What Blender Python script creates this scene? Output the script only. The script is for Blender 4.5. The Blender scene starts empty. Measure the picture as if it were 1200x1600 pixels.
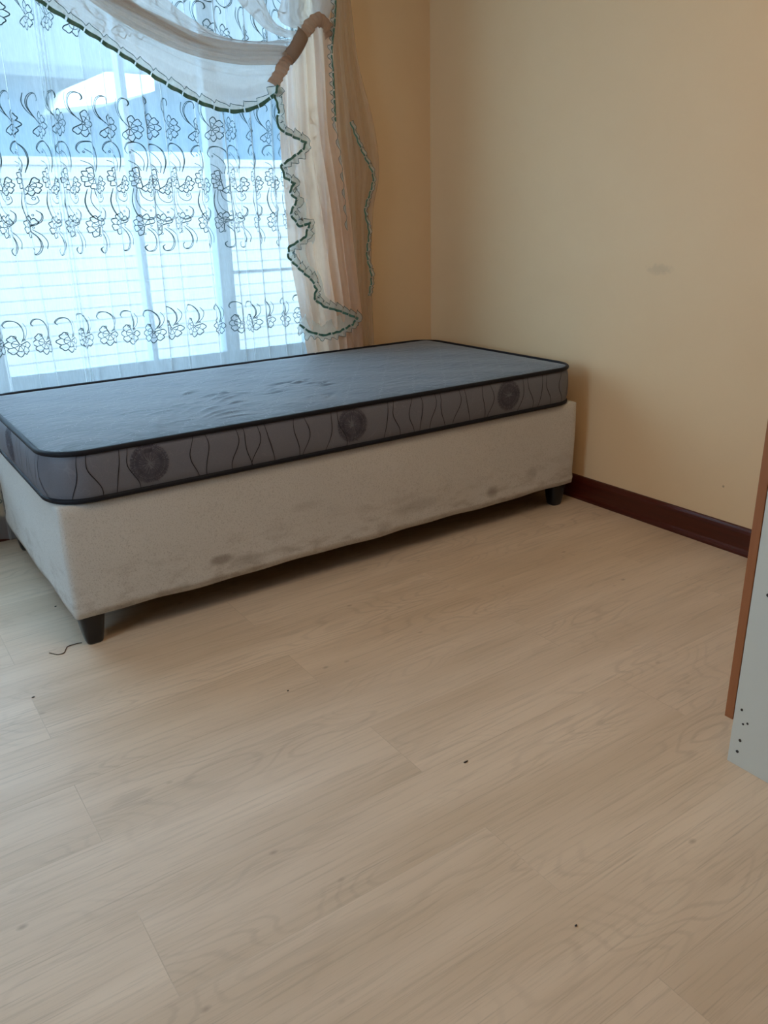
import bpy, bmesh, math, random
import numpy as np
from mathutils import Vector, Matrix

S = bpy.context.scene
COL = S.collection
random.seed(7)
PI = math.pi

# ------------------------------------------------------------------ camera
CAM = np.array([-0.3825, -2.0362, 1.0835]); YAW, PITCH, ROLL, FPX = 0.5939, 0.3558, -0.0257, 1254.4
def cam_axes():
    f = np.array([math.sin(YAW)*math.cos(PITCH), math.cos(YAW)*math.cos(PITCH), -math.sin(PITCH)])
    rt = np.array([math.cos(YAW), -math.sin(YAW), 0.]); up = np.cross(rt, f)
    return math.cos(ROLL)*rt + math.sin(ROLL)*up, -math.sin(ROLL)*rt + math.cos(ROLL)*up, f
RT, UP, FW = cam_axes()
def at(px, py, axis, val):
    """world point where the sight line of a photo pixel meets the plane axis=val"""
    d = FW + RT*(px-600)/FPX - UP*(py-800)/FPX
    return CAM + d*(val-CAM[axis])/d[axis]
cd = bpy.data.cameras.new('camera'); cam = bpy.data.objects.new('camera', cd); COL.objects.link(cam)
cd.sensor_fit = 'VERTICAL'; cd.sensor_height = 32.0; cd.lens = FPX/1600*32; cd.clip_start = 0.02
cam.matrix_world = Matrix(((RT[0], UP[0], -FW[0], CAM[0]), (RT[1], UP[1], -FW[1], CAM[1]),
                           (RT[2], UP[2], -FW[2], CAM[2]), (0, 0, 0, 1)))
S.camera = cam

# ------------------------------------------------------------------ light and exposure
S.view_settings.view_transform = 'Standard'; S.view_settings.look = 'None'
S.view_settings.gamma = 1.0; S.view_settings.use_curve_mapping = False
S.view_settings.exposure = -0.38
W = bpy.data.worlds.new('sky'); S.world = W; W.use_nodes = True
wn = W.node_tree; bg = wn.nodes['Background']
SKY_COL = (0.52, 0.77, 1.0, 1); SKY_STR = 13.0
bg.inputs['Color'].default_value = SKY_COL; bg.inputs['Strength'].default_value = SKY_STR
def portal(name, loc, rot, sx, sy):
    l = bpy.data.lights.new(name, 'AREA'); l.shape = 'RECTANGLE'; l.size = sx; l.size_y = sy
    l.cycles.is_portal = True
    o = bpy.data.objects.new(name, l); o.location = loc; o.rotation_euler = rot; COL.objects.link(o)
# window openings
WX0, WX1, WZ0, WZ1 = -0.80, 1.40, 0.47, 2.15          # window in the wall behind the bed
VY0, VY1, VZ0, VZ1 = -1.0, -0.25, 0.60, 1.80            # unseen left-wall window, added for cool light from the side
portal('window_daylight', ((WX0+WX1)/2, 1.21, (WZ0+WZ1)/2), (-PI/2, 0, 0), WX1-WX0, WZ1-WZ0)
portal('added_side_daylight', (-1.63, (VY0+VY1)/2, (VZ0+VZ1)/2), (0, -PI/2, 0), VZ1-VZ0, VY1-VY0)  # daylight through the added left window
sl = bpy.data.lights.new('sun', 'SUN'); sl.energy = 1.0; sl.angle = 0.02; sl.color = (1, 0.97, 0.92)
so = bpy.data.objects.new('sun', sl); COL.objects.link(so)
so.rotation_euler = Vector((0.25, 0.75, -0.9)).to_track_quat('-Z', 'Y').to_euler()   # comes from behind the house
# unseen warm fill light, added under the ceiling to brighten the room
FILL_W = 16.5
ll = bpy.data.lights.new('fill_light', 'AREA'); ll.shape = 'DISK'; ll.size = 0.9; ll.energy = FILL_W
ll.color = (1.0, 0.72, 0.45)
lo = bpy.data.objects.new('fill_light', ll); lo.location = (0.6, -1.15, 2.44); COL.objects.link(lo)

# ------------------------------------------------------------------ materials
def lin(c):
    c = c/255.0
    return c/12.92 if c <= .04045 else ((c+.055)/1.055)**2.4
def rgb(r, g, b): return (lin(r), lin(g), lin(b), 1)
class NT:
    def __init__(s, name):
        s.m = bpy.data.materials.new(name); s.m.use_nodes = True; s.t = s.m.node_tree
        s.b = s.t.nodes['Principled BSDF']; s.out = s.t.nodes['Material Output']
    def n(s, typ, ins=None, **props):
        k = s.t.nodes.new(typ)
        for a, v in props.items(): setattr(k, a, v)
        for a, v in (ins or {}).items():
            if hasattr(v, 'is_linked') or isinstance(v, bpy.types.NodeSocket): s.t.links.new(v, k.inputs[a])
            else: k.inputs[a].default_value = v
        return k
    def l(s, a, b): s.t.links.new(a, b)
    def co(s, scale=(1, 1, 1), loc=(0, 0, 0), rot=(0, 0, 0)):
        c = s.n('ShaderNodeTexCoord')
        return s.n('ShaderNodeMapping', {'Vector': c.outputs['Object'], 'Scale': scale, 'Location': loc, 'Rotation': rot}).outputs[0]
    def noise(s, vec, scale, detail=3, rough=.5, dist=0):
        return s.n('ShaderNodeTexNoise', {'Vector': vec, 'Scale': scale, 'Detail': detail, 'Roughness': rough, 'Distortion': dist}).outputs['Fac']
    def ramp(s, fac, stops):
        r = s.n('ShaderNodeValToRGB', {'Fac': fac}); e = r.color_ramp.elements
        while len(e) > len(stops): e.remove(e[-1])
        while len(e) < len(stops): e.new(.5)
        for q, (p, c) in zip(e, stops): q.position = p; q.color = c
        return r.outputs[0]
    def mix(s, fac, a, b, mode='MIX'):
        k = s.n('ShaderNodeMix', data_type='RGBA', blend_type=mode)
        for i, v in ((0, fac), (6, a), (7, b)):
            if isinstance(v, bpy.types.NodeSocket): s.l(v, k.inputs[i])
            else: k.inputs[i].default_value = v
        return k.outputs[2]
    def math(s, op, a, b=0.0, c=0.0):
        k = s.n('ShaderNodeMath', operation=op)
        for i, v in enumerate((a, b, c)):
            if isinstance(v, bpy.types.NodeSocket): s.l(v, k.inputs[i])
            else: k.inputs[i].default_value = v
        return k.outputs[0]
    def bump(s, h, strength=.3, dist=.01):
        b = s.n('ShaderNodeBump', {'Height': h, 'Strength': strength, 'Distance': dist}); s.l(b.outputs[0], s.b.inputs['Normal']); return b
    def base(s, col, rough=.6, spec=.5, metal=0):
        if isinstance(col, bpy.types.NodeSocket): s.l(col, s.b.inputs['Base Color'])
        else: s.b.inputs['Base Color'].default_value = col
        s.b.inputs['Roughness'].default_value = rough; s.b.inputs['Specular IOR Level'].default_value = spec
        s.b.inputs['Metallic'].default_value = metal
        return s
G = lambda v: (v, v, v, 1)

def mat_plain(name, col, rough=.6, spec=.4, nscale=60, var=.06, bump=.1):
    k = NT(name); v = k.noise(k.co(), nscale)
    k.base(k.mix(v, tuple(c*(1-var) for c in col[:3])+(1,), tuple(min(1, c*(1+var)) for c in col[:3])+(1,)), rough, spec)
    k.bump(v, bump, .002); return k.m

# painted wall
k = NT('cream_paint'); v = k.co()
n1 = k.noise(v, 2.2, 4, .6); n2 = k.noise(v, 90, 3, .6)
c = k.mix(n1, rgb(228, 193, 150), rgb(235, 204, 162))
k.base(c, .55, .35); k.bump(k.mix(.5, n1, n2), .12, .004); M_WALL = k.m
# scuffed right wall paint
k = NT('cream_paint_scuffed'); v = k.co()
n1 = k.noise(v, 2.2, 4, .6); n2 = k.noise(v, 90, 3, .6)
c = k.mix(n1, rgb(228, 193, 150), rgb(235, 204, 162))
geo = k.n('ShaderNodeTexCoord').outputs['Object']
def blob(k, vec, p, sc, s, lo, hi, nz=25):
    d = k.n('ShaderNodeVectorMath', {0: vec, 1: tuple(-x for x in p)}, operation='ADD').outputs[0]
    d = k.n('ShaderNodeVectorMath', {0: d, 1: sc}, operation='MULTIPLY').outputs[0]
    ln = k.n('ShaderNodeVectorMath', {0: d}, operation='LENGTH').outputs['Value']
    nn = k.noise(vec, nz, 4, .6)
    t = k.math('ADD', ln, k.math('MULTIPLY', k.math('SUBTRACT', nn, .5), s))
    return k.n('ShaderNodeMapRange', {'Value': t, 'From Min': lo, 'From Max': hi, 'To Min': 1, 'To Max': 0}, interpolation_type='SMOOTHSTEP').outputs[0]
sc1 = blob(k, geo, (1.96, -.249, .888), (1, 22, 60), 2.2, .2, 1.4, 40)
sc2 = blob(k, geo, (1.96, -.582, .208), (1, 200, 200), .5, .5, 1.1)
c = k.mix(k.math('MULTIPLY', sc1, .22), c, rgb(150, 130, 110)); c = k.mix(k.math('MULTIPLY', sc2, .6), c, rgb(120, 85, 60))
k.base(c, .55, .35); k.bump(k.mix(.5, n1, n2), .12, .004); M_WALLR = k.m
M_CEIL = mat_plain('ceiling_paint', rgb(236, 228, 212), .9, .2, 40)

# laminate floor
k = NT('laminate_planks'); tc = k.n('ShaderNodeTexCoord').outputs['Object']
mp = k.n('ShaderNodeMapping', {'Vector': tc, 'Location': (0.163+1.2*4, 0.16+.195*20, 0)}).outputs[0]
br = k.n('ShaderNodeTexBrick', {'Vector': mp, 'Scale': 1.0, 'Mortar Size': .0009, 'Mortar Smooth': .3, 'Brick Width': 1.2, 'Row Height': .195,
     'Color1': G(0), 'Color2': G(1), 'Mortar': G(.5), 'Bias': 0.0}, offset=.5, offset_frequency=2)
rnd = br.outputs['Color']; seam = br.outputs['Fac']
off = k.n('ShaderNodeVectorMath', {0: rnd, 1: (7.3, 3.1, 5.7)}, operation='MULTIPLY').outputs[0]
gv = k.n('ShaderNodeVectorMath', {0: tc, 1: off}, operation='ADD').outputs[0]
warp = k.n('ShaderNodeTexNoise', {'Vector': k.n('ShaderNodeMapping', {'Vector': gv, 'Scale': (1.6, 5, 1)}).outputs[0], 'Scale': 1.0, 'Detail': 2}).outputs['Fac']
g1 = k.n('ShaderNodeMapping', {'Vector': gv, 'Scale': (1.5, 42, 1)}).outputs[0]
fine = k.n('ShaderNodeTexNoise', {'Vector': g1, 'Scale': 3.0, 'Detail': 6, 'Roughness': .7, 'Distortion': .4}).outputs['Fac']
cath = k.math('SINE', k.math('MULTIPLY', k.math('ADD', warp, k.math('MULTIPLY', fine, .03)), 150))
cath = k.n('ShaderNodeMapRange', {'Value': cath, 'From Min': .35, 'From Max': 1}).outputs[0]
cmask = k.n('ShaderNodeTexNoise', {'Vector': k.n('ShaderNodeMapping', {'Vector': gv, 'Scale': (1.2, 4, 1), 'Location': (3, 3, 3)}).outputs[0], 'Scale': 1.3, 'Detail': 2}).outputs['Fac']
cmask = k.n('ShaderNodeMapRange', {'Value': cmask, 'From Min': .48, 'From Max': .68}).outputs[0]
streak = k.n('ShaderNodeTexNoise', {'Vector': k.n('ShaderNodeMapping', {'Vector': gv, 'Scale': (2.2, 130, 1)}).outputs[0], 'Scale': 1.6, 'Detail': 4, 'Roughness': .75}).outputs['Fac']
broad = k.n('ShaderNodeTexNoise', {'Vector': k.n('ShaderNodeMapping', {'Vector': gv, 'Scale': (.8, 5, 1)}).outputs[0], 'Scale': 1.5, 'Detail': 3}).outputs['Fac']
c = k.ramp(broad, [(.3, rgb(200, 176, 150)), (.7, rgb(220, 198, 174))])
c = k.mix(k.n('ShaderNodeMapRange', {'Value': fine, 'From Min': .5, 'From Max': .72, 'To Max': .5}).outputs[0], c, rgb(168, 148, 126))
c = k.mix(k.math('MULTIPLY', k.math('MULTIPLY', cath, cmask), .26), c, rgb(150, 130, 112))
c = k.mix(k.n('ShaderNodeMapRange', {'Value': streak, 'From Min': .58, 'From Max': .72, 'To Max': .5}).outputs[0], c, rgb(150, 133, 118))
vor = k.n('ShaderNodeTexVoronoi', {'Vector': k.n('ShaderNodeMapping', {'Vector': tc, 'Scale': (6, 10, 1)}).outputs[0], 'Scale': 1.0}).outputs['Distance']
knot = k.n('ShaderNodeMapRange', {'Value': vor, 'From Min': .02, 'From Max': .07, 'To Min': .45, 'To Max': 0}).outputs[0]
c = k.mix(knot, c, rgb(120, 98, 80))
c = k.mix(k.math('MULTIPLY', rnd, .025), c, rgb(150, 132, 115))
c = k.mix(k.math('MULTIPLY', seam, .16), c, rgb(110, 96, 84))
k.base(c, .42, .35); k.bump(k.math('SUBTRACT', k.math('MULTIPLY', streak, .4), seam), .25, .001); M_FLOOR = k.m

# mahogany
k = NT('mahogany_varnish'); n = k.noise(k.co((40, 2, 40)), 2, 5, .6)
k.base(k.mix(n, rgb(48, 14, 8), rgb(92, 34, 20)), .28, .5); k.bump(n, .1, .001); M_MAHO = k.m
# mattress top fabric
k = NT('quilted_damask_grey'); tc = k.n('ShaderNodeTexCoord').outputs['Object']
sp = k.n('ShaderNodeSeparateXYZ', {0: tc}); X, Y = sp.outputs[0], sp.outputs[1]
def stitch(k, a, b, P=.105, w=.020):
    u = k.math('ADD', k.math('MULTIPLY', X, a), k.math('MULTIPLY', Y, b))
    t = k.math('SUBTRACT', X, Y) if b > 0 else k.math('ADD', X, Y)
    wob = k.math('MULTIPLY', k.math('SINE', k.math('MULTIPLY', t, 150)), .035)
    fr = k.math('ABSOLUTE', k.math('SUBTRACT', k.math('FRACT', k.math('ADD', k.math('DIVIDE', u, P), wob)), .5))
    line = k.n('ShaderNodeMapRange', {'Value': fr, 'From Min': 0, 'From Max': w, 'To Min': 1, 'To Max': 0}).outputs[0]
    dash = k.math('GREATER_THAN', k.math('SINE', k.math('MULTIPLY', t, 190)), -.2)
    return k.math('MULTIPLY', line, dash)
st = k.math('MAXIMUM', stitch(k, .8, .6), stitch(k, .8, -.6))
vn = k.n('ShaderNodeTexNoise', {'Vector': tc, 'Scale': 9.0, 'Detail': 2, 'Distortion': 1.5}).outputs['Fac']
sq = k.n('ShaderNodeMapRange', {'Value': k.math('ABSOLUTE', k.math('SUBTRACT', vn, .5)), 'From Min': 0, 'From Max': .006, 'To Min': 1, 'To Max': 0}).outputs[0]
wv = k.noise(k.n('ShaderNodeMapping', {'Vector': tc, 'Scale': (1, 1, 1)}).outputs[0], 700, 2)
c = k.mix(wv, rgb(46, 56, 68), rgb(62, 72, 87))
c = k.mix(k.math('MULTIPLY', sq, .22), c, rgb(150, 152, 156)); c = k.mix(k.math('MULTIPLY', st, .30), c, rgb(170, 170, 172))
k.base(c, .62, .45); k.b.inputs['Sheen Weight'].default_value = .35
lw = k.noise(k.n('ShaderNodeMapping', {'Vector': tc, 'Scale': (1.2, 2.6, 1), 'Rotation': (0, 0, -.35)}).outputs[0], 11, 3, .55, .6)
k.bump(k.math('SUBTRACT', lw, k.math('MULTIPLY', st, .12)), .5, .008); M_MTOP = k.m
k = NT('mattress_side_fabric'); tc = k.n('ShaderNodeTexCoord').outputs['Object']
vn = k.n('ShaderNodeTexNoise', {'Vector': tc, 'Scale': 6.0, 'Detail': 2, 'Distortion': 2.0}).outputs['Fac']
sq = k.n('ShaderNodeMapRange', {'Value': k.math('ABSOLUTE', k.math('SUBTRACT', vn, .5)), 'From Min': 0, 'From Max': .005, 'To Min': 1, 'To Max': 0}).outputs[0]
wv = k.noise(tc, 500, 2)
c = k.mix(wv, rgb(98, 101, 112), rgb(114, 117, 128)); c = k.mix(k.math('MULTIPLY', sq, .2), c, rgb(150, 150, 155))
k.base(c, .5, .4); k.bump(wv, .1, .001); M_MSIDE = k.m
M_PIPE = mat_plain('dark_piping', rgb(8, 14, 26), .6, .3, 300)
M_PRINT = mat_plain('dark_print', rgb(28, 30, 38), .6, .3, 300)
M_PRINT2 = mat_plain('dandelion_print', rgb(80, 80, 92), .6, .3, 300)
# velour of the base
k = NT('beige_velour'); tc = k.n('ShaderNodeTexCoord').outputs['Object']
n1 = k.noise(tc, 3.5, 5, .65); n2 = k.noise(tc, 260, 3, .8); n3 = k.noise(k.n('ShaderNodeMapping', {'Vector': tc, 'Scale': (1, 1, 3)}).outputs[0], 9, 5, .6)
c = k.mix(n1, rgb(196, 194, 189), rgb(210, 208, 204))
c = k.mix(k.n('ShaderNodeMapRange', {'Value': n2, 'From Min': .52, 'From Max': .66, 'To Max': .5}).outputs[0], c, rgb(140, 136, 130))
sep = k.n('ShaderNodeSeparateXYZ', {0: tc})
low = k.n('ShaderNodeMapRange', {'Value': sep.outputs[2], 'From Min': .1, 'From Max': .26, 'To Min': 1, 'To Max': 0}).outputs[0]
st = k.math('MULTIPLY', low, k.n('ShaderNodeMapRange', {'Value': n3, 'From Min': .5, 'From Max': .68}).outputs[0])
c = k.mix(k.math('MULTIPLY', st, .5), c, rgb(118, 100, 82))
for p, s, a in (((.418, 0, .154), (26, 1, 60), .55), ((1.466, 0, .14), (38, 1, 38), .5), ((1.66, 0, .17), (30, 1, 40), .3),
                ((1.123, 0, .163), (10, 1, 40), .22), ((.711, 0, .256), (18, 1, 60), .16), ((.99, 0, .12), (30, 1, 50), .25), ((.50, 0, .13), (16, 1, 36), .25)):
    c = k.mix(k.math('MULTIPLY', blob(k, tc, p, s, 1.4, .3, 1.3, 22), a), c, rgb(100, 82, 66))
k.base(c, .9, .15); k.b.inputs['Sheen Weight'].default_value = .25
k.bump(n2, .45, .0025); M_VEL = k.m
M_BLACK = mat_plain('black_plastic', rgb(16, 17, 20), .35, .5, 80)
M_UNDER = mat_plain('black_lining', rgb(20, 20, 22), .95, .1, 200)
M_WHITE = mat_plain('white_melamine', rgb(214, 216, 208), .45, .4, 12, .02, .02)
k = NT('beech_brown_veneer'); n = k.noise(k.co((60, 60, 3)), 2, 5, .6)
k.base(k.mix(n, rgb(146, 88, 52), rgb(172, 110, 70)), .45, .4); M_WOOD = k.m
M_SCREW = mat_plain('dark_screw', rgb(40, 36, 32), .5, .5, 300)
M_CHROME = NT('brushed_metal').base(rgb(190, 190, 190), .3, .5, 1).m
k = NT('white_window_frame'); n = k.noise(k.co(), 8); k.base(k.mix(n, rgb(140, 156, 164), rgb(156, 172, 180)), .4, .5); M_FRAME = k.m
k = NT('window_glass')
tr = k.n('ShaderNodeBsdfTransparent', {'Color': (.94, .98, 1, 1)}); gl = k.n('ShaderNodeBsdfGlossy', {'Roughness': .02})
mx = k.n('ShaderNodeMixShader', {0: .05, 1: tr.outputs[0], 2: gl.outputs[0]}); k.l(mx.outputs[0], k.out.inputs[0]); M_GLASS = k.m

def cloth(name, col, transp, diff, col2=None, edge=.3):
    k = NT(name); tc = k.n('ShaderNodeTexCoord').outputs['Object']
    n = k.noise(tc, 35, 3, .6); cc = k.mix(n, col, col2 or tuple(min(1, x*1.08) for x in col[:3])+(1,))
    tl = k.n('ShaderNodeBsdfTranslucent', {'Color': cc}); df = k.n('ShaderNodeBsdfDiffuse', {'Color': cc})
    tp = k.n('ShaderNodeBsdfTransparent')
    a = k.n('ShaderNodeMixShader', {0: diff, 1: tl.outputs[0], 2: df.outputs[0]})
    w = k.noise(k.n('ShaderNodeMapping', {'Vector': tc, 'Scale': (8, 8, 1)}).outputs[0], 30, 2)
    fc = k.n('ShaderNodeLayerWeight', {'Blend': .5}).outputs['Facing']      # threads close up where the cloth turns edge-on, for every ray alike
    fc = k.n('ShaderNodeMapRange', {'Value': fc, 'From Min': .45, 'From Max': 1.0, 'To Min': 1.0, 'To Max': 1-edge}).outputs[0]
    tf = k.math('MULTIPLY', k.math('MULTIPLY_ADD', w, .10, transp-.05), fc)
    m = k.n('ShaderNodeMixShader', {0: tf, 1: a.outputs[0], 2: tp.outputs[0]}); k.l(m.outputs[0], k.out.inputs[0])
    return k.m
M_SHEER = cloth('white_voile', rgb(226, 228, 228), .62, .35, edge=.75)
M_DRAPE = cloth('peach_voile', rgb(232, 202, 176), .20, .5)
M_SWAG = cloth('cream_voile', rgb(210, 196, 184), .36, .6)
M_FOLD = cloth('taupe_voile', rgb(198, 178, 160), .25, .5)
M_RUFF = cloth('ruffle_voile', rgb(214, 220, 214), .38, .5)
M_THREAD = mat_plain('grey_green_thread', rgb(58, 84, 86), .6, .3, 200)
M_GREEN = mat_plain('dark_green_satin', rgb(66, 118, 106), .4, .5, 120, .2)
M_TIE = cloth('gathered_peach_voile', rgb(204, 174, 150), .12, .5)
M_OUT = cloth('brown_voile', rgb(206, 184, 160), .42, .6, edge=.5)

# ------------------------------------------------------------------ mesh helpers
class MB:
    def __init__(s): s.v = []; s.f = []
    def add(s, vs, fs):
        o = len(s.v); s.v += [tuple(map(float, p)) for p in vs]; s.f += [tuple(i+o for i in f) for f in fs]; return s
    def box(s, a, b):
        x0, y0, z0 = a; x1, y1, z1 = b
        return s.add([(x0,y0,z0),(x1,y0,z0),(x1,y1,z0),(x0,y1,z0),(x0,y0,z1),(x1,y0,z1),(x1,y1,z1),(x0,y1,z1)],
                     [(0,3,2,1),(4,5,6,7),(0,1,5,4),(1,2,6,5),(2,3,7,6),(3,0,4,7)])
    def grid(s, P, closed_u=False):
        """P[i][j] points"""
        n, m = len(P), len(P[0]); vs = [p for r in P for p in r]; fs = []
        for i in range(n if closed_u else n-1):
            for j in range(m-1):
                a = i*m+j; b = ((i+1) % n)*m+j; fs.append((a, b, b+1, a+1))
        return s.add(vs, fs)
    def tube(s, pts, r, seg=8, closed=False):
        pts = [Vector(p) for p in pts]; n = len(pts); rings = []; up = Vector((0, 0, 1))
        for i in range(n):
            a = pts[(i-1) % n] if closed or i else pts[0]; b = pts[(i+1) % n] if closed or i < n-1 else pts[-1]
            t = (b-a).normalized(); u = up if abs(t.z) < .9 else Vector((1, 0, 0))
            s1 = t.cross(u).normalized(); s2 = t.cross(s1); rr = r[i] if hasattr(r, '__len__') else r
            rings.append([tuple(pts[i]+s1*rr*math.cos(2*PI*k/seg)+s2*rr*math.sin(2*PI*k/seg)) for k in range(seg)])
        o = len(s.v); s.v += [p for q in rings for p in q]
        for i in range(n if closed else n-1):
            for k in range(seg):
                s.f.append((o+i*seg+k, o+i*seg+(k+1) % seg, o+((i+1) % n)*seg+(k+1) % seg, o+((i+1) % n)*seg+k))
        if not closed: s.f.append(tuple(o+k for k in range(seg))[::-1]); s.f.append(tuple(o+(n-1)*seg+k for k in range(seg)))
        return s
    def build(s, name, mat, parent=None, smooth=False, bevel=0, loc=None, extra=()):
        me = bpy.data.meshes.new(name)
        if loc is not None: s.v = [(x-loc[0], y-loc[1], z-loc[2]) for x, y, z in s.v]
        s2 = [len(s.f)]
        for q, _ in extra: s.add(q.v, q.f); s2.append(len(s.f))
        me.from_pydata(s.v, [], s.f); me.materials.append(mat)
        for i, (_, mm) in enumerate(extra):
            me.materials.append(mm)
            for p in list(me.polygons)[s2[i]:s2[i+1]]: p.material_index = i+1
        bm = bmesh.new(); bm.from_mesh(me); bmesh.ops.recalc_face_normals(bm, faces=bm.faces); bm.to_mesh(me); bm.free()
        for p in me.polygons: p.use_smooth = smooth
        o = bpy.data.objects.new(name, me); COL.objects.link(o)
        if loc is not None: o.location = loc
        if parent: o.parent = parent
        if bevel:
            b = o.modifiers.new('bevel', 'BEVEL'); b.width = bevel; b.segments = 3; b.limit_method = 'ANGLE'
            for p in me.polygons: p.use_smooth = False
        return o
def thing(name, label, cat, group=None):
    o = bpy.data.objects.new(name, None); COL.objects.link(o); return tag(o, label, cat, group)
def tag(o, label, cat=None, group=None):
    o['label'] = label
    if cat: o['category'] = cat
    if group: o['group'] = group
    return o
def struct(o, label=None):
    o['kind'] = 'structure'
    if label: o['label'] = label
    return o
def spline(pts, n=8):
    """Catmull-Rom through the points"""
    P = [np.array(p, float) for p in pts]; P = [2*P[0]-P[1]] + P + [2*P[-1]-P[-2]]; out = []
    for i in range(1, len(P)-2):
        for j in range(n):
            t = j/n; a, b, c, d = P[i-1:i+3]
            out.append(.5*((2*b)+(-a+c)*t+(2*a-5*b+4*c-d)*t*t+(-a+3*b-3*c+d)*t**3))
    out.append(P[-2]); return out
def resample(pts, n):
    P = np.array(pts); d = np.r_[0, np.cumsum(np.linalg.norm(np.diff(P, axis=0), axis=1))]
    t = np.linspace(0, d[-1], n); return np.array([np.interp(t, d, P[:, k]) for k in range(P.shape[1])]).T

# ------------------------------------------------------------------ the room
RX, BY, LX, FY, H = 1.96, 1.0, -1.5, -3.2, 2.6
struct(MB().box((LX-.15, FY-.15, -.1), (RX+.15, BY+.2, 0)).build('floor', M_FLOOR), 'pale washed oak laminate floor')
struct(MB().box((LX-.15, FY-.15, H), (RX+.15, BY+.2, H+.1)).build('ceiling', M_CEIL))
struct(MB().box((RX, FY-.15, 0), (RX+.15, BY+.2, H)).build('wall_right', M_WALLR), 'cream painted right wall')
struct(MB().box((LX, FY-.15, 0), (RX, FY, H)).build('wall_front', M_WALL))
struct(MB().box((LX, BY, 0), (RX, BY+.2, WZ0)).box((LX, BY, WZ1), (RX, BY+.2, H)).box((LX, BY, WZ0), (WX0, BY+.2, WZ1))
       .box((WX1, BY, WZ0), (RX, BY+.2, WZ1)).build('wall_back', M_WALL), 'cream painted window wall')
struct(MB().box((LX-.15, FY-.15, 0), (LX, BY+.2, VZ0)).box((LX-.15, FY-.15, VZ1), (LX, BY+.2, H)).box((LX-.15, FY-.15, VZ0), (LX, VY0, VZ1))
       .box((LX-.15, VY1, VZ0), (LX, BY+.2, VZ1)).build('wall_left', M_WALL))
def skirting(name, path_x):
    prof = [(0, 0), (.022, 0), (.022, .008), (.019, .016), (.014, .021), (.014, .074), (.011, .083), (.006, .090), (0, .092)]
    P = []
    for e in path_x: P.append([e(d, z) for d, z in prof])
    return struct(MB().grid(P).build(name, M_MAHO, smooth=False), 'dark mahogany skirting board')
skirting('baseboard_right', [lambda d, z: (RX-d, BY-.03, z), lambda d, z: (RX-d, FY, z)])
skirting('baseboard_back', [lambda d, z: (LX, BY-d*.6, z), lambda d, z: (RX-.001, BY-d*.6, z)])
def window(name, a0, a1, z0, z1, place, muls, trans=()):
    """place(a, d, z): along the wall, depth, height"""
    e = bpy.data.objects.new(name, None); COL.objects.link(e); struct(e)
    f = MB(); w = .045
    def bar(b, A, B, dd=(.10, .15)):
        p, q = place(A[0], dd[0], A[1]), place(B[0], dd[1], B[1])
        b.box(tuple(min(x, y) for x, y in zip(p, q)), tuple(max(x, y) for x, y in zip(p, q)))
    bar(f, (a0, z0), (a1, z0+w*2.1)); bar(f, (a0, z1-w), (a1, z1)); bar(f, (a0, z0), (a0+w, z1)); bar(f, (a1-w, z0), (a1, z1))
    fo = f.build('frame', M_FRAME, e, bevel=.003)
    for m, mw in muls:
        b = MB(); bar(b, (m-mw/2, z0+w), (m+mw/2, z1-w), (.095, .155)); b.build('mullion', M_FRAME, e, bevel=.003)
    for t, x0, x1 in trans:
        b = MB(); bar(b, (x0, t-.006), (x1, t+.006), (.105, .145)); b.build('glazing_bar', M_FRAME, e, bevel=.002)
    g = MB(); bar(g, (a0+w*.5, z0+w*.5), (a1-w*.5, z1-w*.5), (.123, .127)); g.build('pane', M_GLASS, e)
    s = MB(); bar(s, (a0, z0-.0), (a1, z0+.012), (0.005, .10)); s.build('sill', M_FRAME, e, bevel=.003)
    return e
tag(window('window_1', WX0, WX1, WZ0, WZ1, lambda a, d, z: (a, BY+d, z), [(1.0, .06), (.67, .022), (.1, .06)],
           [(.875, 1.03, WX1)]), 'pale framed window behind the net curtain')
window('added_side_window', VY0, VY1, VZ0, VZ1, lambda a, d, z: (LX-d, a, z), [(-.65, .05)])  # out-of-view window, added to let cool light onto floor and bed end

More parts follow.
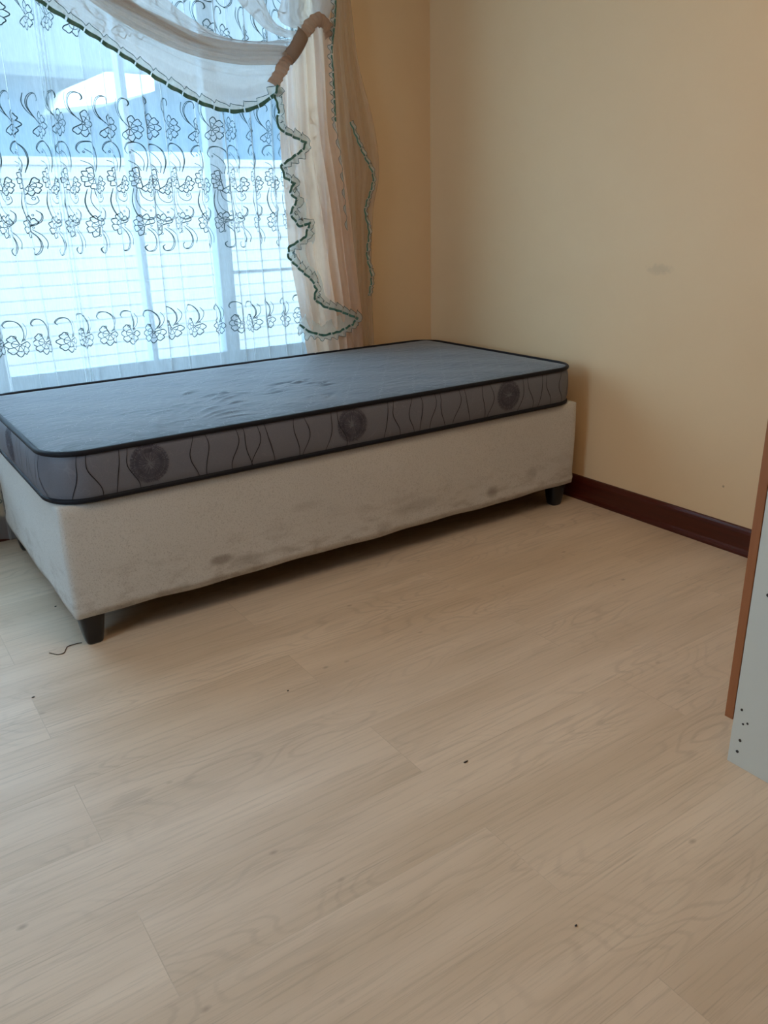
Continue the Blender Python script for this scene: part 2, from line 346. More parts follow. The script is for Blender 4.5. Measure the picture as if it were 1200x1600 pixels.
# ------------------------------------------------------------------ outside
def outside():
    # white ribbed boundary wall
    k = NT('white_painted_wall'); tc = k.n('ShaderNodeTexCoord').outputs['Object']; n = k.noise(tc, 4, 4, .6)
    k.base(k.mix(n, rgb(134, 131, 127), rgb(148, 145, 141)), .8, .2); mw = k.m
    b = MB(); pitch = .085; z = -.6; P = []
    prof = []
    while z < 1.36: prof += [(0, z+.002), (.0, z+pitch-.010), (.010, z+pitch-.008), (.010, z+pitch-.001)]; z += pitch
    top = prof[-1][1]
    prof = [(.12, -.6)] + prof + [(0, top), (-.02, top+.002), (-.02, top+.05), (.14, top+.05), (.14, -.6)]
    for x in (-3.5, 5.5): P.append([(x, 4.0+d, zz) for d, zz in prof])
    o = b.grid(P).build('boundary_wall', mw); tag(o, 'white horizontally grooved garden wall seen through the window', 'wall')
    g = struct(MB().box((-8, 1.4, -.7), (12, 24, -.6)).build('ground', mat_plain('yard_concrete', rgb(190, 198, 200), .9, .2, 3)))
    # neighbouring house: pale blue wall and a grey roof, plus added white pieces
    h = thing('neighbour_house', 'pale blue neighbouring house behind the white garden wall', 'house')
    mb = mat_plain('pale_blue_render', rgb(30, 78, 98), .9, .2, 3); mr = mat_plain('grey_roof', rgb(60, 68, 70), .7, .3, 5)
    MB().box((-5, 9, -.6), (14, 12, 2.8)).build('wall', mb, h)
    MB().add([(-5.4, 8.5, 2.62), (14.4, 8.5, 2.62), (14.4, 12, 5.5), (-5.4, 12, 5.5), (-5.4, 8.5, 2.75), (14.4, 8.5, 2.75), (14.4, 12, 5.65), (-5.4, 12, 5.65)],
             [(0,1,2,3),(4,5,6,7),(0,1,5,4),(2,3,7,6),(0,3,7,4),(1,2,6,5)]).build('roof', mr, h)
    mg = mat_plain('bright_patch_white', rgb(185, 186, 184), .9, .2, 3)
    g = [at(px, py, 1, 8.3) for px, py in ((88, 170), (165, 162), (242, 142), (240, 118), (165, 112), (104, 138))]
    q = MB().add([tuple(p) for p in g]+[tuple(p+np.array([0, .8, 0])) for p in g], [tuple(range(6)), tuple(range(6, 12))[::-1]]+[(i, (i+1) % 6, 6+(i+1) % 6, 6+i) for i in range(6)])
    q.build('bright_sky_patch', mg, h)  # white block added to stand for a bright wedge of sky
    a = at(0, 55, 1, 9.6); MB().box((-5.4, 9.5, a[2]-.12), (a[0]+1.6, 9.7, a[2]+.10)).build('bright_band', mg, h)  # white strip added over the roof, standing for a bright band
    MB().box((3.3, 8.9, 1.0), (4.3, 9.05, 1.9)).build('window', M_FRAME, h)
outside()

# ------------------------------------------------------------------ bed base
L, BW, ZL, ZB, ZM = 1.88, 0.907, 0.090, 0.402, 0.547
base = thing('bed_base', 'beige stained velour bed base under the grey mattress', 'bed base')
def base_shell():
    b = MB(); r = .012; per = []
    def arc(cx, cy, a0):
        for i in range(4): a = a0 + i*PI/6; per.append((cx+r*math.cos(a), cy+r*math.sin(a), math.cos(a), math.sin(a)))
    def side(p, q, n, nx, ny):
        for i in range(1, n): t = i/n; per.append((p[0]+(q[0]-p[0])*t, p[1]+(q[1]-p[1])*t, nx, ny))
    arc(L-r, BW-r, 0); side((L-r, BW), (r, BW), 60, 0, 1); arc(r, BW-r, PI/2); side((0, BW-r), (0, r), 30, -1, 0)
    arc(r, r, PI); side((r, 0), (L-r, 0), 90, 0, -1); arc(L-r, r, 1.5*PI); side((L, r), (L, BW-r), 30, 1, 0)
    P = []
    for (x, y, nx, ny) in per:
        s = x*1.3+y; col = []
        for j in range(15):
            t = j/14; z = ZL + (ZB-ZL)*t
            z += (1-t)**3*(.002*math.sin(s*9)+.0012*math.sin(s*23+1))
            d = .003*math.sin(s*5+2*t)*math.sin(PI*t) + .001*math.sin(s*17)*(1-t)**2 + (.003 if .0 < t < .12 else 0)
            col.append((x+nx*d, y+ny*d, z))
        col.append((x-nx*.008, y-ny*.008, ZB+.004))
        P.append([(x-nx*.02, y-ny*.02, ZL+.003)] + col)
    b.grid(P, closed_u=True)
    n = len(P); m = len(P[0]); b.f.append(tuple(i*m+m-1 for i in range(n))); return b
base_shell().build('fabric_cover', M_VEL, base, smooth=True)
MB().box((.02, .02, ZL+.002), (L-.02, BW-.02, ZL+.006)).build('underside_lining', M_UNDER, base)
def leg(x, y):
    P = []
    for z, h in ((.098, .036), (.090, .036), (.06, .032), (.03, .028), (.006, .0235), (0, .021)):
        ring = []
        for i in range(24):
            a = 2*PI*i/24; c, s_ = math.cos(a), math.sin(a); e = .55
            ring.append((x+h*abs(c)**e*(1 if c > 0 else -1), y+h*abs(s_)**e*(1 if s_ > 0 else -1), z))
        P.append(ring+[ring[0]])
    b = MB().grid(P); b.f.append(tuple(range(25*5, 25*5+24))); b.f.append(tuple(range(24))); return b
for x, y in ((.045, .040), (L-.052, .045), (.045, BW-.045), (L-.052, BW-.045), (L/2, BW-.045), (L/2, .10)):
    if abs(x-L/2) < .01 and y < .5: continue
    leg(x, y).build('leg', M_BLACK, base, smooth=True)

# ------------------------------------------------------------------ mattress
mat_ = thing('mattress', 'thin grey patterned mattress with black piping on the beige base', 'mattress')
MX0, MX1, MY0, MY1, MR = -.006, 1.868, -.006, .905, .105
def mper(off=0, n=16):
    r = MR+off; out = []
    for cx, cy, a0 in ((MX1-MR, MY1-MR, 0), (MX0+MR, MY1-MR, PI/2), (MX0+MR, MY0+MR, PI), (MX1-MR, MY0+MR, 1.5*PI)):
        for i in range(n+1): a = a0+i*PI/2/n; out.append((cx+r*math.cos(a), cy+r*math.sin(a)))
    # subdivide the straights
    res = []
    for i, p in enumerate(out):
        q = out[(i+1) % len(out)]; d = math.dist(p, q); kk = max(1, int(d/.03))
        for j in range(kk): res.append((p[0]+(q[0]-p[0])*j/kk, p[1]+(q[1]-p[1])*j/kk))
    return res
ZMB = .410
def zt(x, y):   # height of the top edge: sags a little along the back
    return ZM-.006 - .010*math.sin(PI*(x-MX0)/(MX1-MX0))*(y > .5)*((y-.5)/.4)
prof = [(-.004, ZMB), (.004, ZMB+.012), (.008, ZMB+.035), (.009, ZMB+.065), (.007, ZMB+.10), (.002, ZM-.018), (-.003, ZM-.008)]
rings = [mper(o) for o, _ in prof]; nP = len(rings[0])
P = [[(rings[j][i][0], rings[j][i][1], prof[j][1]) for j in range(len(prof))] for i in range(nP)]
sb = MB().grid(P, closed_u=True); m_ = len(prof); sb.f.append(tuple(i*m_ for i in range(nP)))
ridges = []
def rid(px, py, ang, ln, wd, am):
    p = at(px, py, 2, ZM); ridges.append((p[0], p[1], ang, ln, wd, am))
rr = random.Random(3)
for i in range(16): rid(rr.uniform(255, 390), rr.uniform(612, 650), rr.uniform(-.1, .75), rr.uniform(.03, .06), rr.uniform(.006, .011), rr.uniform(.0015, .0042))
for i in range(18): rid(rr.uniform(425, 520), rr.uniform(590, 622), rr.uniform(-.2, .8), rr.uniform(.02, .05), rr.uniform(.006, .011), rr.uniform(.0015, .0045)*rr.choice((-1, 1)))
for i in range(14): rid(rr.uniform(180, 300), rr.uniform(600, 690), rr.uniform(1.2, 2.0), rr.uniform(.05, .10), rr.uniform(.010, .016), rr.uniform(.001, .002))
for i in range(30): rid(rr.uniform(200, 760), rr.uniform(560, 660), rr.uniform(-.1, .6), rr.uniform(.02, .06), rr.uniform(.006, .011), rr.uniform(.0008, .0018))
NX, NY = 420, 190; gy = np.linspace(MY0+.004, MY1-.004, NY)
Xg = np.zeros((NY, NX)); Yg = np.repeat(gy[:, None], NX, 1)
for i, y in enumerate(gy):
    d = 0
    if y < MY0+MR: t = MR-(y-MY0); d = MR-math.sqrt(max(0, MR*MR-t*t))
    if y > MY1-MR: t = MR-(MY1-y); d = MR-math.sqrt(max(0, MR*MR-t*t))
    Xg[i] = np.linspace(MX0+.004+d, MX1-.004-d, NX)
Zg = np.full_like(Xg, ZM-.004)
ed = np.minimum(np.minimum(Xg-MX0, MX1-Xg), np.minimum(Yg-MY0, MY1-Yg)); Zg += .010*(1-np.exp(-np.maximum(ed, 0)/.04)) - .004
Zg += .0016*np.sin(Xg*21+Yg*9)*np.sin(Yg*17-Xg*4)*np.clip(ed/.1, 0, 1)
for (x, y, a, ln, wd, am) in ridges:
    dx, dy = Xg-x, Yg-y; u = dx*math.cos(a)+dy*math.sin(a); v = -dx*math.sin(a)+dy*math.cos(a)+u*u*2.0
    Zg += 1.15*am*np.exp(-(u/ln)**2-(v/wd)**2)*np.clip(ed/.05, 0, 1)
MB().grid([[(Xg[i, j], Yg[i, j], Zg[i, j]) for j in range(NX)] for i in range(NY)]).build('quilted_top', M_MTOP, mat_, smooth=True)
MB().tube([(x, y, ZM-.007) for x, y in mper(.001)], .0074, 10, True).build('piping', M_PIPE, mat_, smooth=True)
MB().tube([(x, y, ZMB+.005) for x, y in mper(.001)], .0078, 10, True).build('piping', M_PIPE, mat_, smooth=True)
# printed wavy lines and dandelions on the side
def side_off(z):
    return np.interp(z, [p[1] for p in prof], [p[0] for p in prof])+.0008
PR = mper(0, 16); # perimeter length parametrisation, s measured along the front from x=0 (positive right), negative wraps the left end
def side_pt(s, z, lift=0):
    o = side_off(z)+lift; x0 = MX0+MR
    xr = MX1-MR
    if s > xr:
        a = (s-xr)/MR
        if a < PI/2: return (xr+(MR+o)*math.sin(a), MY0+MR-(MR+o)*math.cos(a), z)
        return (MX1+o, MY0+MR+(a-PI/2)*MR, z)
    if s < x0:
        a = (x0-s)/MR
        if a < PI/2: return (x0-(MR+o)*math.sin(a), MY0+MR-(MR+o)*math.cos(a), z)
        return (MX0-o, MY0+MR+(a-PI/2)*MR, z)
    return (s, MY0-o, z)
def ribbon(b, pts, w, lift=0):
    pts = [np.array(p) for p in pts]; A = []
    for i, p in enumerate(pts):
        t = pts[min(i+1, len(pts)-1)]-pts[max(i-1, 0)]; t = t/(np.linalg.norm(t)+1e-9); n = np.array([-t[1], t[0]])
        ww = w*(.5+.5*math.sin(PI*min(1, (i+1)/len(pts)*1.0))) if callable(w) is False else w(i)
        A.append([side_pt(*(p+n*ww/2), lift), side_pt(*(p-n*ww/2), lift)])
    b.grid(A)
pb = MB(); z0, z1 = ZMB+.008, ZM-.012
rr = random.Random(5)
pairs = [.078, .179, .385, .507, .576, .700, .818, 1.02, 1.118, 1.205, 1.31, 1.42, 1.60, 1.69, 1.79, -.06, -.16, -.27]
for i, s in enumerate(pairs):
    flip = 1 if i % 3 != 2 else -1
    for sd in (-1, 1):
        pts = []
        for j in range(22):
            t = j/21; gap = .011 + (.026*(.5-.5*math.cos(PI*min(1, max(0, (.75-t)/.75)))) if flip > 0 else .016*(.5-.5*math.cos(2*PI*t*.8)))
            wob = .004*math.sin(t*PI*2+i)
            pts.append((s+sd*gap+wob-.006*(1-t)*sd*(i % 2), z0+(z1-z0)*t))
        ribbon(pb, pts, .0024)
ALLD = MB()
for s in (.244, .875, 1.515, -.40):
    db = MB(); R_ = .053; cz = .484
    for i in range(64):
        a = 2*PI*i/64+rr.uniform(-.04, .04); r0 = rr.uniform(.004, .02); r1 = R_*rr.uniform(.8, 1.02)
        pts = [(s+r*math.cos(a+.15*math.sin(r*90)), cz+r*math.sin(a+.15*math.sin(r*90))) for r in np.linspace(r0, r1, 6)]
        ribbon(db, pts, .0022)
        for q in (.55, .8):
            r = R_*q; c = np.array((s+r*math.cos(a), cz+r*math.sin(a)))
            ribbon(db, [c, c+.012*np.array((math.cos(a+.6), math.sin(a+.6)))], .002)
            ribbon(db, [c, c+.012*np.array((math.cos(a-.6), math.sin(a-.6)))], .002)
    for st_ in (-.012, .02): ribbon(db, [(s+st_, z0), (s+st_*.8, z0+.02), (s+st_*.5, cz-.03)], .002)
    ALLD.add(db.v, db.f)
sb.build('side_panel', M_MSIDE, mat_, smooth=True, extra=((pb, M_PRINT), (ALLD, M_PRINT2)))

# ------------------------------------------------------------------ sheer net curtain
net = thing('net_curtain', 'white sheer net curtain with grey green embroidered flowers over the window', 'curtain')
class Cloth:
    def __init__(s, x0, length, c, yc, seed, pleats):
        r = random.Random(seed); n = int(length/.002); u = np.linspace(0, length, n); sl = np.full(n, c); dy = np.zeros(n)
        pu = 0; px_ = x0
        for (tx, w, k_) in pleats:      # k_ = how many times the cloth doubles back
            pu += (tx-px_)/c; m = (u > pu) & (u < pu+(2*k_+1)*w); ph = (u[m]-pu)/w
            sl[m] = c*np.cos(ph*PI)*1.45*.9+c*.1; dy[m] += .008*np.sin(ph*PI)
            pu += (2*k_+1)*w; px_ = tx+c*w
        s.u = u; s.x = x0+np.concatenate([[0], np.cumsum(sl[:-1]*np.diff(u))]); s.dy = dy; s.yc = yc
        s.w = [(r.uniform(18, 34), r.uniform(0, 6.3), r.uniform(.004, .008)) for _ in range(3)]+[(r.uniform(50, 90), r.uniform(0, 6.3), r.uniform(.002, .004)) for _ in range(3)]
        s.wx = [(r.uniform(10, 60), r.uniform(0, 6.3), r.uniform(.15, .3)) for _ in range(4)]
    def pt(s, u, z, lift=0):
        x = np.interp(u, s.u, s.x); y = s.yc+np.interp(u, s.u, s.dy); f = .6+.4*(2.2-z)/2.2
        for k_, p, a in s.w: y += a*f*math.sin(k_*u+p+.5*math.sin(z*1.3+p)); 
        for k_, p, a in s.wx: x += a/k_*math.sin(k_*u+p+.35*z)
        x += .008*math.sin(2.1*z+5*u)
        return (x, y-lift, z)
pl = [(-.80, .010, 1), (-.62, .008, 1), (-.45, .010, 2), (-.30, .007, 1), (-.12, .008, 1), (.03, .009, 1), (.13, .007, 1), (.235, .006, 1), (.305, .007, 1),
      (.418, .0085, 3), (.53, .006, 1), (.60, .006, 1), (.735, .0075, 2), (.80, .005, 1), (.93, .006, 1), (1.035, .006, 2), (1.10, .005, 1), (1.17, .006, 2),
      (1.25, .008, 2), (1.33, .008, 1), (1.41, .010, 1), (1.50, .008, 1)]
C = Cloth(-1.0, 3.35, .86, .966, 4, pl)
us = np.arange(0, 3.35, .0019); zs = np.concatenate([np.linspace(.012, .6, 9), np.linspace(.64, 2.26, 26)])
MB().grid([[C.pt(u, z) for z in zs] for u in us]).build('net_cloth', M_SHEER, net, smooth=True)
UXs = np.array([C.pt(u, 1.2)[0] for u in us])
def u_of_x(x): return us[np.argmin(abs(UXs-x))]
K = .00057
def flower(R, a0, a1, n, dens=1.0):
    """scalloped open bloom as a list of polylines round (0,0)"""
    L_ = []; N = 60
    o = []
    for i in range(N+1):
        t = i/N; a = a0+(a1-a0)*t; r = R*(.78+.26*abs(math.sin(n*PI*t))**.6)*(1+.05*math.sin(n*3*PI*t))
        o.append((r*math.cos(a), r*math.sin(a)))
    L_.append([(0.15*o[0][0], .15*o[0][1])]+o+[(.15*o[-1][0], .15*o[-1][1])])
    o2 = []
    for i in range(31):
        a = a0+.15+(a1-a0-.3)*i/30; r = R*(.42+.16*abs(math.sin((a-a0)*(n-1)*PI/(a1-a0)/2*1.0)))
        o2.append((r*math.cos(a), r*math.sin(a)))
    L_.append(o2)
    for i in range(1, n):
        a = a0+(a1-a0)*i/n; L_.append([(.08*R*math.cos(a), .08*R*math.sin(a)), (.5*R*math.cos(a+.1), .5*R*math.sin(a+.1)), (.86*R*math.cos(a), .86*R*math.sin(a))])
    L_.append([(.1*R*math.cos(t), .1*R*math.sin(t)) for t in np.linspace(0, 2*PI, 8)])
    return L_
def sh(L_, dx, dy): return [[(x+dx, y+dy) for x, y in l] for l in L_]
def curl(*p): return [tuple(q) for q in spline(p, 4)]
def dot(x, y, r=5): return [(x+r*math.cos(t), y+r*math.sin(t)) for t in np.linspace(0, 2*PI, 7)]
def curlw(*p):   # a doubled, thick stem
    c = curl(*p); n = len(c); return [c, [(x+7*math.sin(PI*i/(n-1)), y-3*math.sin(PI*i/(n-1))) for i, (x, y) in enumerate(c)]]
mA = flower(66, -2.6, 1.75, 6) + curlw((-5, 8), (-45, 50), (-66, 95), (-60, 138), (-35, 162), (-5, 158), (5, 135), (-3, 122)) + [curl((-15, 20), (-62, 62), (-80, 110), (-72, 158))]
mB = sh(flower(60, 1.6, 4.9, 5), -10, 5) + sh(flower(50, -2.6, 1.2, 5), 32, -28) + \
     curlw((25, 40), (42, 105), (30, 170), (-10, 205), (-58, 200), (-80, 165), (-62, 138)) + [curl((10, 45), (18, 95), (-5, 138), (-40, 165)), curl((0, 45), (-22, 82), (-64, 102)), dot(-45, 148)] + \
     curlw((-48, -55), (-68, -130), (-45, -205), (5, -238), (50, -222), (62, -182), (42, -160)) + [curl((-30, -58), (-38, -118), (-20, -165), (5, -190)), curl((-18, -58), (-6, -105), (32, -130), (60, -112), (55, -82)), dot(28, -186), dot(42, -96, 8)]
mC = flower(62, .2, 4.6, 6) + curlw((12, -18), (46, -60), (54, -108), (36, -148), (5, -155), (-8, -132), (8, -118)) + [curl((28, -15), (64, -48), (82, -88), (76, -126)), dot(35, -5), dot(-2, -52, 6)]
mD = flower(64, 1.9, 6.6, 6) + curlw((10, 15), (32, 52), (26, 100), (-5, 138), (-42, 145), (-62, 122), (-50, 104)) + [curl((20, 20), (52, 52), (62, 92), (42, 124)), dot(-18, 48, 8), dot(35, 25, 5)]
emb = MB(); rr = random.Random(11)
def stamp(m, u0, z0, sc=1.0, w=.0022, mir=1):
    for l in m:
        if len(l) < 2: continue
        w = .0032 if len(l) > 40 else .0022
        A = []; l = [np.array((u0+mir*x*K*sc*1.12, z0+y*K*sc)) for x, y in l]
        for i, p in enumerate(l):
            t = l[min(i+1, len(l)-1)]-l[max(i-1, 0)]; t = t/(np.linalg.norm(t)+1e-9); n = np.array([-t[1], t[0]])*w/2
            a, b_ = p+n, p-n
            A.append([C.pt(a[0], a[1], .0013), C.pt(b_[0], b_[1], .0013)])
        emb.grid(A)
u = .06
while u < 3.3:
    stamp(mA, u, 1.385+rr.uniform(-.006, .006)); stamp(mB, u+.02, 1.215+rr.uniform(-.005, .005)); stamp(mC, u+.012, 1.068+rr.uniform(-.005, .005))
    stamp(mA, u+.01, 1.69+rr.uniform(-.006, .006)); stamp(mB, u+.02, 1.92+rr.uniform(-.005, .005)); 
    u += .107+rr.uniform(-.004, .004)
u = .05
while u < 3.3: stamp(mD, u, .692+rr.uniform(-.006, .006)); stamp(mD, u+.05, .16, 1.2); u += .112+rr.uniform(-.008, .008)
emb.build('embroidery', M_THREAD, net)
rod = thing('curtain_rod', 'white curtain rod above the window', 'curtain rod')
MB().tube([(-1.25, .930, 2.275), (1.85, .930, 2.275)], .008, 12).build('rod', M_WHITE, rod, smooth=True)
for x in (-1.2, .3, 1.8): MB().box((x-.01, .945, 2.25), (x+.01, 1.0, 2.27)).build('bracket', M_WHITE, rod)

# ------------------------------------------------------------------ draped over-curtain
drp = thing('draped_curtain', 'peach voile drape tied back at the right of the window, with green edged ruffles', 'curtain')
YD = .915
def pc(px, py, y=YD): return at(px, py, 1, y)
def up_ext(first, second, ztop=2.25):
    d = first-second; d = d/np.linalg.norm(d); d[2] = max(d[2], .5*abs(d[0])+.05)
    return first+d*(ztop-first[2])/d[2]
def sheet(curves, n_along=60, n_across=10, amp=.006, freq=9, ys=None, top=True):
    R_ = []
    for ci, c in enumerate(curves):
        y = YD+(ys[ci] if ys else 0); w = [pc(*p, y) for p in c]
        if top: w = [up_ext(w[0], w[1])]+w
        R_.append(resample(spline(w, 8), n_along))
    R_ = np.array(R_)                      # curves x along x 3
    rows = []
    nc = len(curves)
    for i in range((nc-1)*n_across+1):
        v = i/n_across; a = min(int(v), nc-2); f = v-a; row = []
        for j in range(n_along):
            p = R_[a, j]*(1-f)+R_[a+1, j]*f; t = j/(n_along-1)
            q = p.copy(); q[1] += amp*math.sin(freq*v+1.5*t)*(.4+.6*t)+.4*amp*math.sin(freq*2.7*v+3*t)
            row.append(q)
        rows.append(row)
    return rows
V = [[(20, -40), (65, 0), (130, 42), (200, 88), (260, 128), (320, 160), (365, 171), (400, 164), (424, 148), (434, 134)],
     [(60, -40), (110, 0), (175, 40), (245, 78), (310, 108), (370, 122), (410, 120), (438, 118)],
     [(100, -45), (150, 0), (220, 42), (295, 80), (370, 98), (425, 100), (446, 102)],
     [(150, -45), (205, 0), (255, 32), (310, 62), (370, 84), (430, 86), (456, 88)],
     [(110, -50), (168, 0), (228, 30), (300, 66), (365, 78), (425, 78), (460, 80)],
     [(170, -50), (215, 0), (262, 24), (312, 50), (365, 62), (420, 66), (466, 70)],
     [(215, -60), (262, 0), (300, 30), (345, 56), (400, 66), (440, 62), (470, 60)]]
ys = [0, 0, -.004, -.016, -.008, -.022, -.010]
MB().grid(sheet(V, ys=ys)).build('swag', M_SWAG, drp, smooth=True)
F2 = [[(335, -60), (372, 0), (392, 22), (415, 45), (445, 58), (472, 58)], [(385, -60), (398, 0), (412, 25), (430, 42), (455, 52), (476, 52)],
      [(375, -60), (412, 0), (420, 20), (436, 40), (458, 48), (478, 48)]]
MB().grid(sheet(F2, 40, 8, .004, 6, [-.004, -.014, -.008])).build('gathered_fold', M_SWAG, drp, smooth=True)
F3 = [[(430, -60), (440, 0), (434, 20), (442, 36), (462, 44), (482, 42)], [(455, -60), (470, 0), (466, 14), (468, 26), (478, 34), (490, 32)],
      [(480, -60), (486, 0), (484, 12), (486, 20), (492, 26), (500, 28)], [(520, -60), (522, 0), (520, 10), (516, 18), (514, 26), (514, 32)]]
MB().grid(sheet(F3, 40, 10, .005, 7, [-.004, -.014, -.016, -.004])).build('gathered_fold', M_SWAG, drp, smooth=True)
F0 = [[(90, -45), (140, 0), (212, 46), (295, 84), (370, 100), (425, 101), (448, 101)], [(112, -45), (168, 0), (232, 36), (305, 70), (368, 84), (424, 84), (456, 86)],
      [(150, -50), (200, 0), (252, 26), (312, 54), (365, 66), (420, 70), (464, 74)]]
MB().grid(sheet(F0, 60, 14, .005, 8, [-.026, -.036, -.026])).build('gathered_fold', M_FOLD, drp, smooth=True)
# the hanging tail below the tie
def lerp_curve(c, zq):   # c list of world pts, descending z
    z = [p[2] for p in c][::-1]; return [np.interp(zq, z, [p[k_] for p in c][::-1]) for k_ in (0, 1)]
tl = [pc(*p, .92) for p in [(436, 128), (434, 165), (436, 210), (440, 260), (447, 330), (453, 400), (468, 480), (480, 545)]]
tr_ = [pc(*p, .92) for p in [(516, 30), (520, 110), (523, 190), (534, 260), (545, 330), (553, 400), (562, 470), (570, 545)]]
nf = 6; P = []
NT_, NC = 90, 150
lc = resample(spline(tl+[tl[-1]+np.array((.01, 0, -.06))], 8), NT_)
rc = resample(spline(tr_+[tr_[-1]+np.array((.0, 0, -.06))], 8), NT_)
tops = resample(spline([pc(436, 128, .905), pc(452, 100, .9), pc(468, 72, .9), pc(484, 45, .9), pc(498, 28, .9), pc(516, 30, .905)], 6), NC)
for i in range(NC):
    v = i/(NC-1); col = []
    for j in range(NT_):
        t = j/(NT_-1); p = lc[j]*(1-v)+rc[j]*v
        bl = max(0, 1-t/.30)**1.6; p = p*(1-bl)+np.array(tops[i])*bl
        vv = v+.02*math.sin(5*v+3*t)
        am = .005+.010*min(1, t*1.6)
        y = p[1]+1.5*am*math.sin(vv*nf*2*PI+.8*math.sin(vv*9))+.22*am*math.sin(vv*nf*4.6*PI+2)
        x = p[0]+.5*am*math.cos(vv*nf*2*PI)*min(1, t*3)
        col.append((x, y-.004+.012*min(1, max(0, (.68-p[2])/.10)), p[2]))
    P.append(col)
MB().grid(P).build('hanging_tail', M_DRAPE, drp, smooth=True)
# tie band
def band(pts, w, name, mat, amp=.004, n=110, y=.885):
    c = resample(spline([pc(*p, y) for p in pts], 8), n); A = []
    for i, p in enumerate(c):
        t = c[min(i+1, n-1)]-c[max(i-1, 0)]; t /= np.linalg.norm(t); nrm = np.array([-t[2], 0, t[0]])
        w_ = w*(1+(.06*math.sin(i*.9)+.08*math.sin(i*.37+1)) * (amp > 0)); A.append([tuple(p+nrm*w_*(s_-.5)+np.array([0, -.009*math.sin(PI*s_)+amp*math.sin(i*1.35+2*s_)+.6*amp*math.sin(i*.6-3*s_)+.022*((i/(n-1)-.5)*2)**4, 0])) for s_ in np.linspace(0, 1, 9)])
    o = MB().grid(A).build(name, mat, drp, smooth=True); sm = o.modifiers.new('thickness', 'SOLIDIFY'); sm.thickness = .002; return o
band([(431, 132), (439, 112), (449, 93), (461, 75), (472, 58), (482, 43), (492, 32), (504, 32), (514, 42), (521, 58)], .046, 'tie_band', M_TIE, .003)
tag(band([(452, 92), (462, 76), (472, 58), (478, 48)], .052, 'tie_ribbon', mat_plain('taupe_ribbon', rgb(150, 128, 112), .6, .3, 200), .0, 20, .872), 'flat darker ribbon of the tie')
# ruffles
def ruffle(path, w, y=.895, seed=1, pleat=.022, inward=1, green=.4, name='ruffle', sm=8):
    rs = random.Random(seed)
    c = spline([pc(*p, y) for p in path], 8) if sm > 1 else [pc(*p, y) for p in path]; d = sum(np.linalg.norm(c[i+1]-c[i]) for i in range(len(c)-1)); n = int(d/.0022)
    c = resample(c, n); bodyA, edgeA, thr = [], [], []; segs = []
    ph = 0; s = 0
    for i, p in enumerate(c):
        t = c[min(i+2, n-1)]-c[max(i-2, 0)]; t = t/(np.linalg.norm(t)+1e-9); nrm = np.array([-t[2], 0, t[0]])*inward
        cyc = (i*.0022/pleat); f = cyc-int(cyc); rs2 = random.Random(seed*100+int(cyc)); hgt = .75+.5*rs2.random()
        tooth = (.35+.75*(1-f))*hgt if f > .12 else (.35+.75*f/.12)*hgt        # ragged stepped flap on the inner side
        fold = .006*math.sin(2*PI*cyc)
        gout = -green*w*(1+.10*math.sin(2*PI*cyc))
        bodyA.append([tuple(p+nrm*(gout+(w*tooth-gout)*q)+np.array([0, fold*(.3+q), 0])) for q in np.linspace(0, 1, 5)])
        thr.append(tuple(p+nrm*w*tooth+np.array([0, fold*1.3-.001, 0])))
        if f < .95: edgeA.append([tuple(p+nrm*(gout+(0-gout)*q)+np.array([0, fold*(.3+.3*q)-.002, 0])) for q in (0, .5, 1)])
        else:
            if len(edgeA) > 1: segs.append(edgeA)
            edgeA = []
    if len(edgeA) > 1: segs.append(edgeA)
    r = MB().grid(bodyA).build(name, M_RUFF, drp, smooth=True)
    g = MB()
    for s_ in segs: g.grid(s_)
    tag(g.build('green_edging', M_GREEN, r, smooth=True), 'dark green satin edge of the ruffle')
    MB().tube(thr, .0010, 4).build('thread_outline', M_THREAD, r)
    return r
ruffle([(20, -42), (65, 0), (130, 42), (200, 88), (260, 128), (320, 160), (365, 171), (400, 164), (424, 148), (438, 140)], .024, y=.90, seed=2, pleat=.058, inward=1, green=.55)
cas = [(436, 134), (431, 150), (437, 172), (434, 192), (441, 203), (480, 222), (474, 236), (441, 260), (446, 276), (462, 286), (454, 300), (466, 312), (455, 334), (468, 352),
       (486, 346), (478, 372), (452, 388), (452, 402), (470, 420), (488, 436), (496, 452), (492, 466), (508, 478), (530, 484), (560, 496), (552, 508), (530, 520), (505, 526), (482, 520), (466, 508)]
ruffle(cas, .026, y=.888, seed=5, pleat=.034, inward=1, green=.36, sm=1)
spine = [(444, 140), (444, 152), (447, 172), (448, 190), (452, 205), (470, 210), (470, 240), (462, 262), (462, 275), (474, 284), (474, 300), (480, 312), (480, 334), (486, 350), (492, 352),
         (492, 376), (484, 390), (486, 402), (492, 416), (500, 430), (505, 446), (508, 462), (520, 470), (532, 474), (540, 480), (530, 492), (515, 500), (500, 506), (488, 500), (478, 490)]
a_ = resample(spline([pc(*p, .890) for p in cas], 2), 170); b_ = resample(spline([pc(*p, .905) for p in spine], 2), 170)
P = [[tuple(a_[i]*(1-f)+b_[i]*f+np.array([0, .006*math.sin(f*PI)*math.sin(i*.35), 0])) for f in np.linspace(0, 1, 6)] for i in range(170)]
MB().grid(P).build('ruffle_cascade', M_RUFF, drp, smooth=True)
ruffle([(524, -30), (522, 30), (517, 78), (519, 110), (521, 150), (523, 190)], .011, y=.885, seed=9, pleat=.03, inward=-1, green=.6)
ruffle([(523, 190), (532, 240), (538, 300), (543, 360)], .007, y=.89, seed=10, pleat=.06, inward=-1, green=.1)
ruffle([(548, 190), (566, 235), (583, 272), (580, 298), (571, 328), (577, 362), (574, 398), (581, 432), (577, 462)], .014, y=.91, seed=12, pleat=.035, inward=1, green=.5)
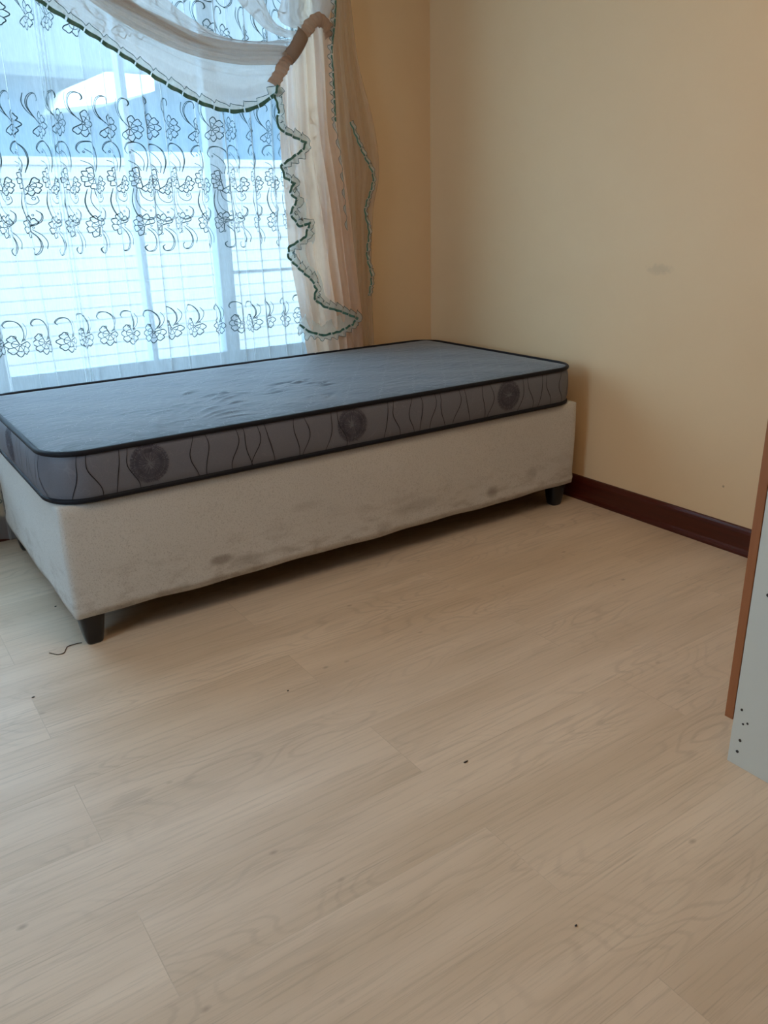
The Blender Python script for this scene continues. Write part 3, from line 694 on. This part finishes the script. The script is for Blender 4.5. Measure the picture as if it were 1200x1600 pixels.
# outer panel of the drape against the wall
O = [[(516, -60), (518, 0), (520, 100), (524, 200), (535, 300), (545, 400), (555, 500), (558, 545)], [(540, -60), (547, 0), (560, 100), (584, 195), (592, 270), (583, 330), (580, 430), (584, 545)]]
MB().grid(sheet(O, 70, 40, .008, 16, [.02, .03])).build('outer_panel', M_OUT, drp, smooth=True)

# ------------------------------------------------------------------ wardrobe
WA = .971; wd = thing('wardrobe', 'white panelled wardrobe with brown door edge standing at the right of the room', 'wardrobe')
y0, y1, x1, hz = -1.284, -1.284-.52, 1.90, 1.95
sp_ = MB().box((WA, y1, 0), (WA+.016, y0, hz)).build('side_panel', M_WHITE, wd, bevel=.0008)
MB().box((x1-.016, y1, 0), (x1, y0, hz)).build('side_panel', M_WHITE, wd, bevel=.0008)
MB().box((WA+.016, y1, hz-.016), (x1-.016, y0, hz)).build('top_panel', M_WHITE, wd)
MB().box((WA+.016, y1, 0), (x1-.016, y1+.004, hz-.016)).build('back_panel', M_WHITE, wd)
MB().box((WA+.016, y1, .08), (x1-.016, y0, .096)).build('bottom_shelf', M_WHITE, wd)
MB().box((WA+.016, y0-.03, 0), (x1-.016, y0-.014, .08)).build('plinth', M_WHITE, wd)
xm = (WA+x1)/2
for a, b, hx in ((WA-.001, xm-.002, xm-.05), (xm+.002, x1, xm+.05)):
    d = MB().box((a, y0+.001, .099), (b, y0+.019, hz-.004)).build('door', M_WOOD, wd, bevel=.001)
    MB().tube([(hx, y0+.02, 1.0), (hx, y0+.045, 1.0), (hx, y0+.045, 1.14), (hx, y0+.02, 1.14)], .005, 8).build('handle', M_CHROME, d, smooth=True)
for (y, z, r) in ((-1.315, .393, .0035), (-1.299, .131, .003), (-1.306, .101, .0025), (-1.315, .107, .0025), (-1.305, .061, .0034), (-1.303, .033, .0034), (-1.60, .06, .003), (-1.60, .393, .003)):
    b = MB(); ring = [(WA-.0006, y+r*math.cos(t)*random.uniform(.8, 1.1), z+r*math.sin(t)) for t in np.linspace(0, 2*PI, 11)[:-1]]
    ring2 = [(WA+.001, p[1], p[2]) for p in ring]; b.add(ring+ring2, [tuple(range(10))]+[(i, (i+1) % 10, 10+(i+1) % 10, 10+i) for i in range(10)])
    b.build('screw', M_SCREW, sp_)

# ------------------------------------------------------------------ small things on the floor
th = [at(px, py, 2, 0.0015) for px, py in ((128, 1004), (118, 1006), (106, 1010), (103, 1014), (100, 1020), (92, 1022.5), (85, 1022), (77, 1020))]
tag(MB().tube([tuple(p) for p in spline(th, 6)], .0011, 6).build('loose_thread', mat_plain('brown_thread', rgb(70, 55, 45), .8, .2)),
    'loose dark thread on the floor beside the near bed leg', 'thread')
crumb_defs = [((450, 1080), .0024, 'tiny dark crumb on the floor in front of the bed'),
              ((728, 1191), .0030, 'dark splinter in the middle of the floor'),
              ((900, 1447), .0024, 'round black speck on the floor nearest the lower right'),
              ((87, 948), .003, 'small black speck on the floor beside the left end of the bed base'),
              ((52, 1090), .0035, 'dark chip at the plank joint on the left')]
for (p, r, lab) in crumb_defs:
    c = at(*p, 2, 0); b = MB(); el = 2.0 if 'splinter' in lab else 1.1; P = []
    for i in range(6):
        a = -PI/2+PI*i/5; P.append([(c[0]+r*el*math.cos(a)*math.cos(t)*(1+.15*math.sin(3*t)), c[1]+r*.7*math.cos(a)*math.sin(t), .0014+.0014*math.sin(a)) for t in np.linspace(0, 2*PI, 11)])
    tag(b.grid(P).build('crumb', M_SCREW, smooth=True), lab, 'crumb')
# made-up round fitting, out of view, around the added fill light
cl = thing('fill_light_fitting', 'round fitting added above the room for the fill light', 'lamp')
MB().tube([(0.6, -1.15, 2.6), (0.6, -1.15, 2.46)], .46, 32).build('housing', M_WHITE, cl)
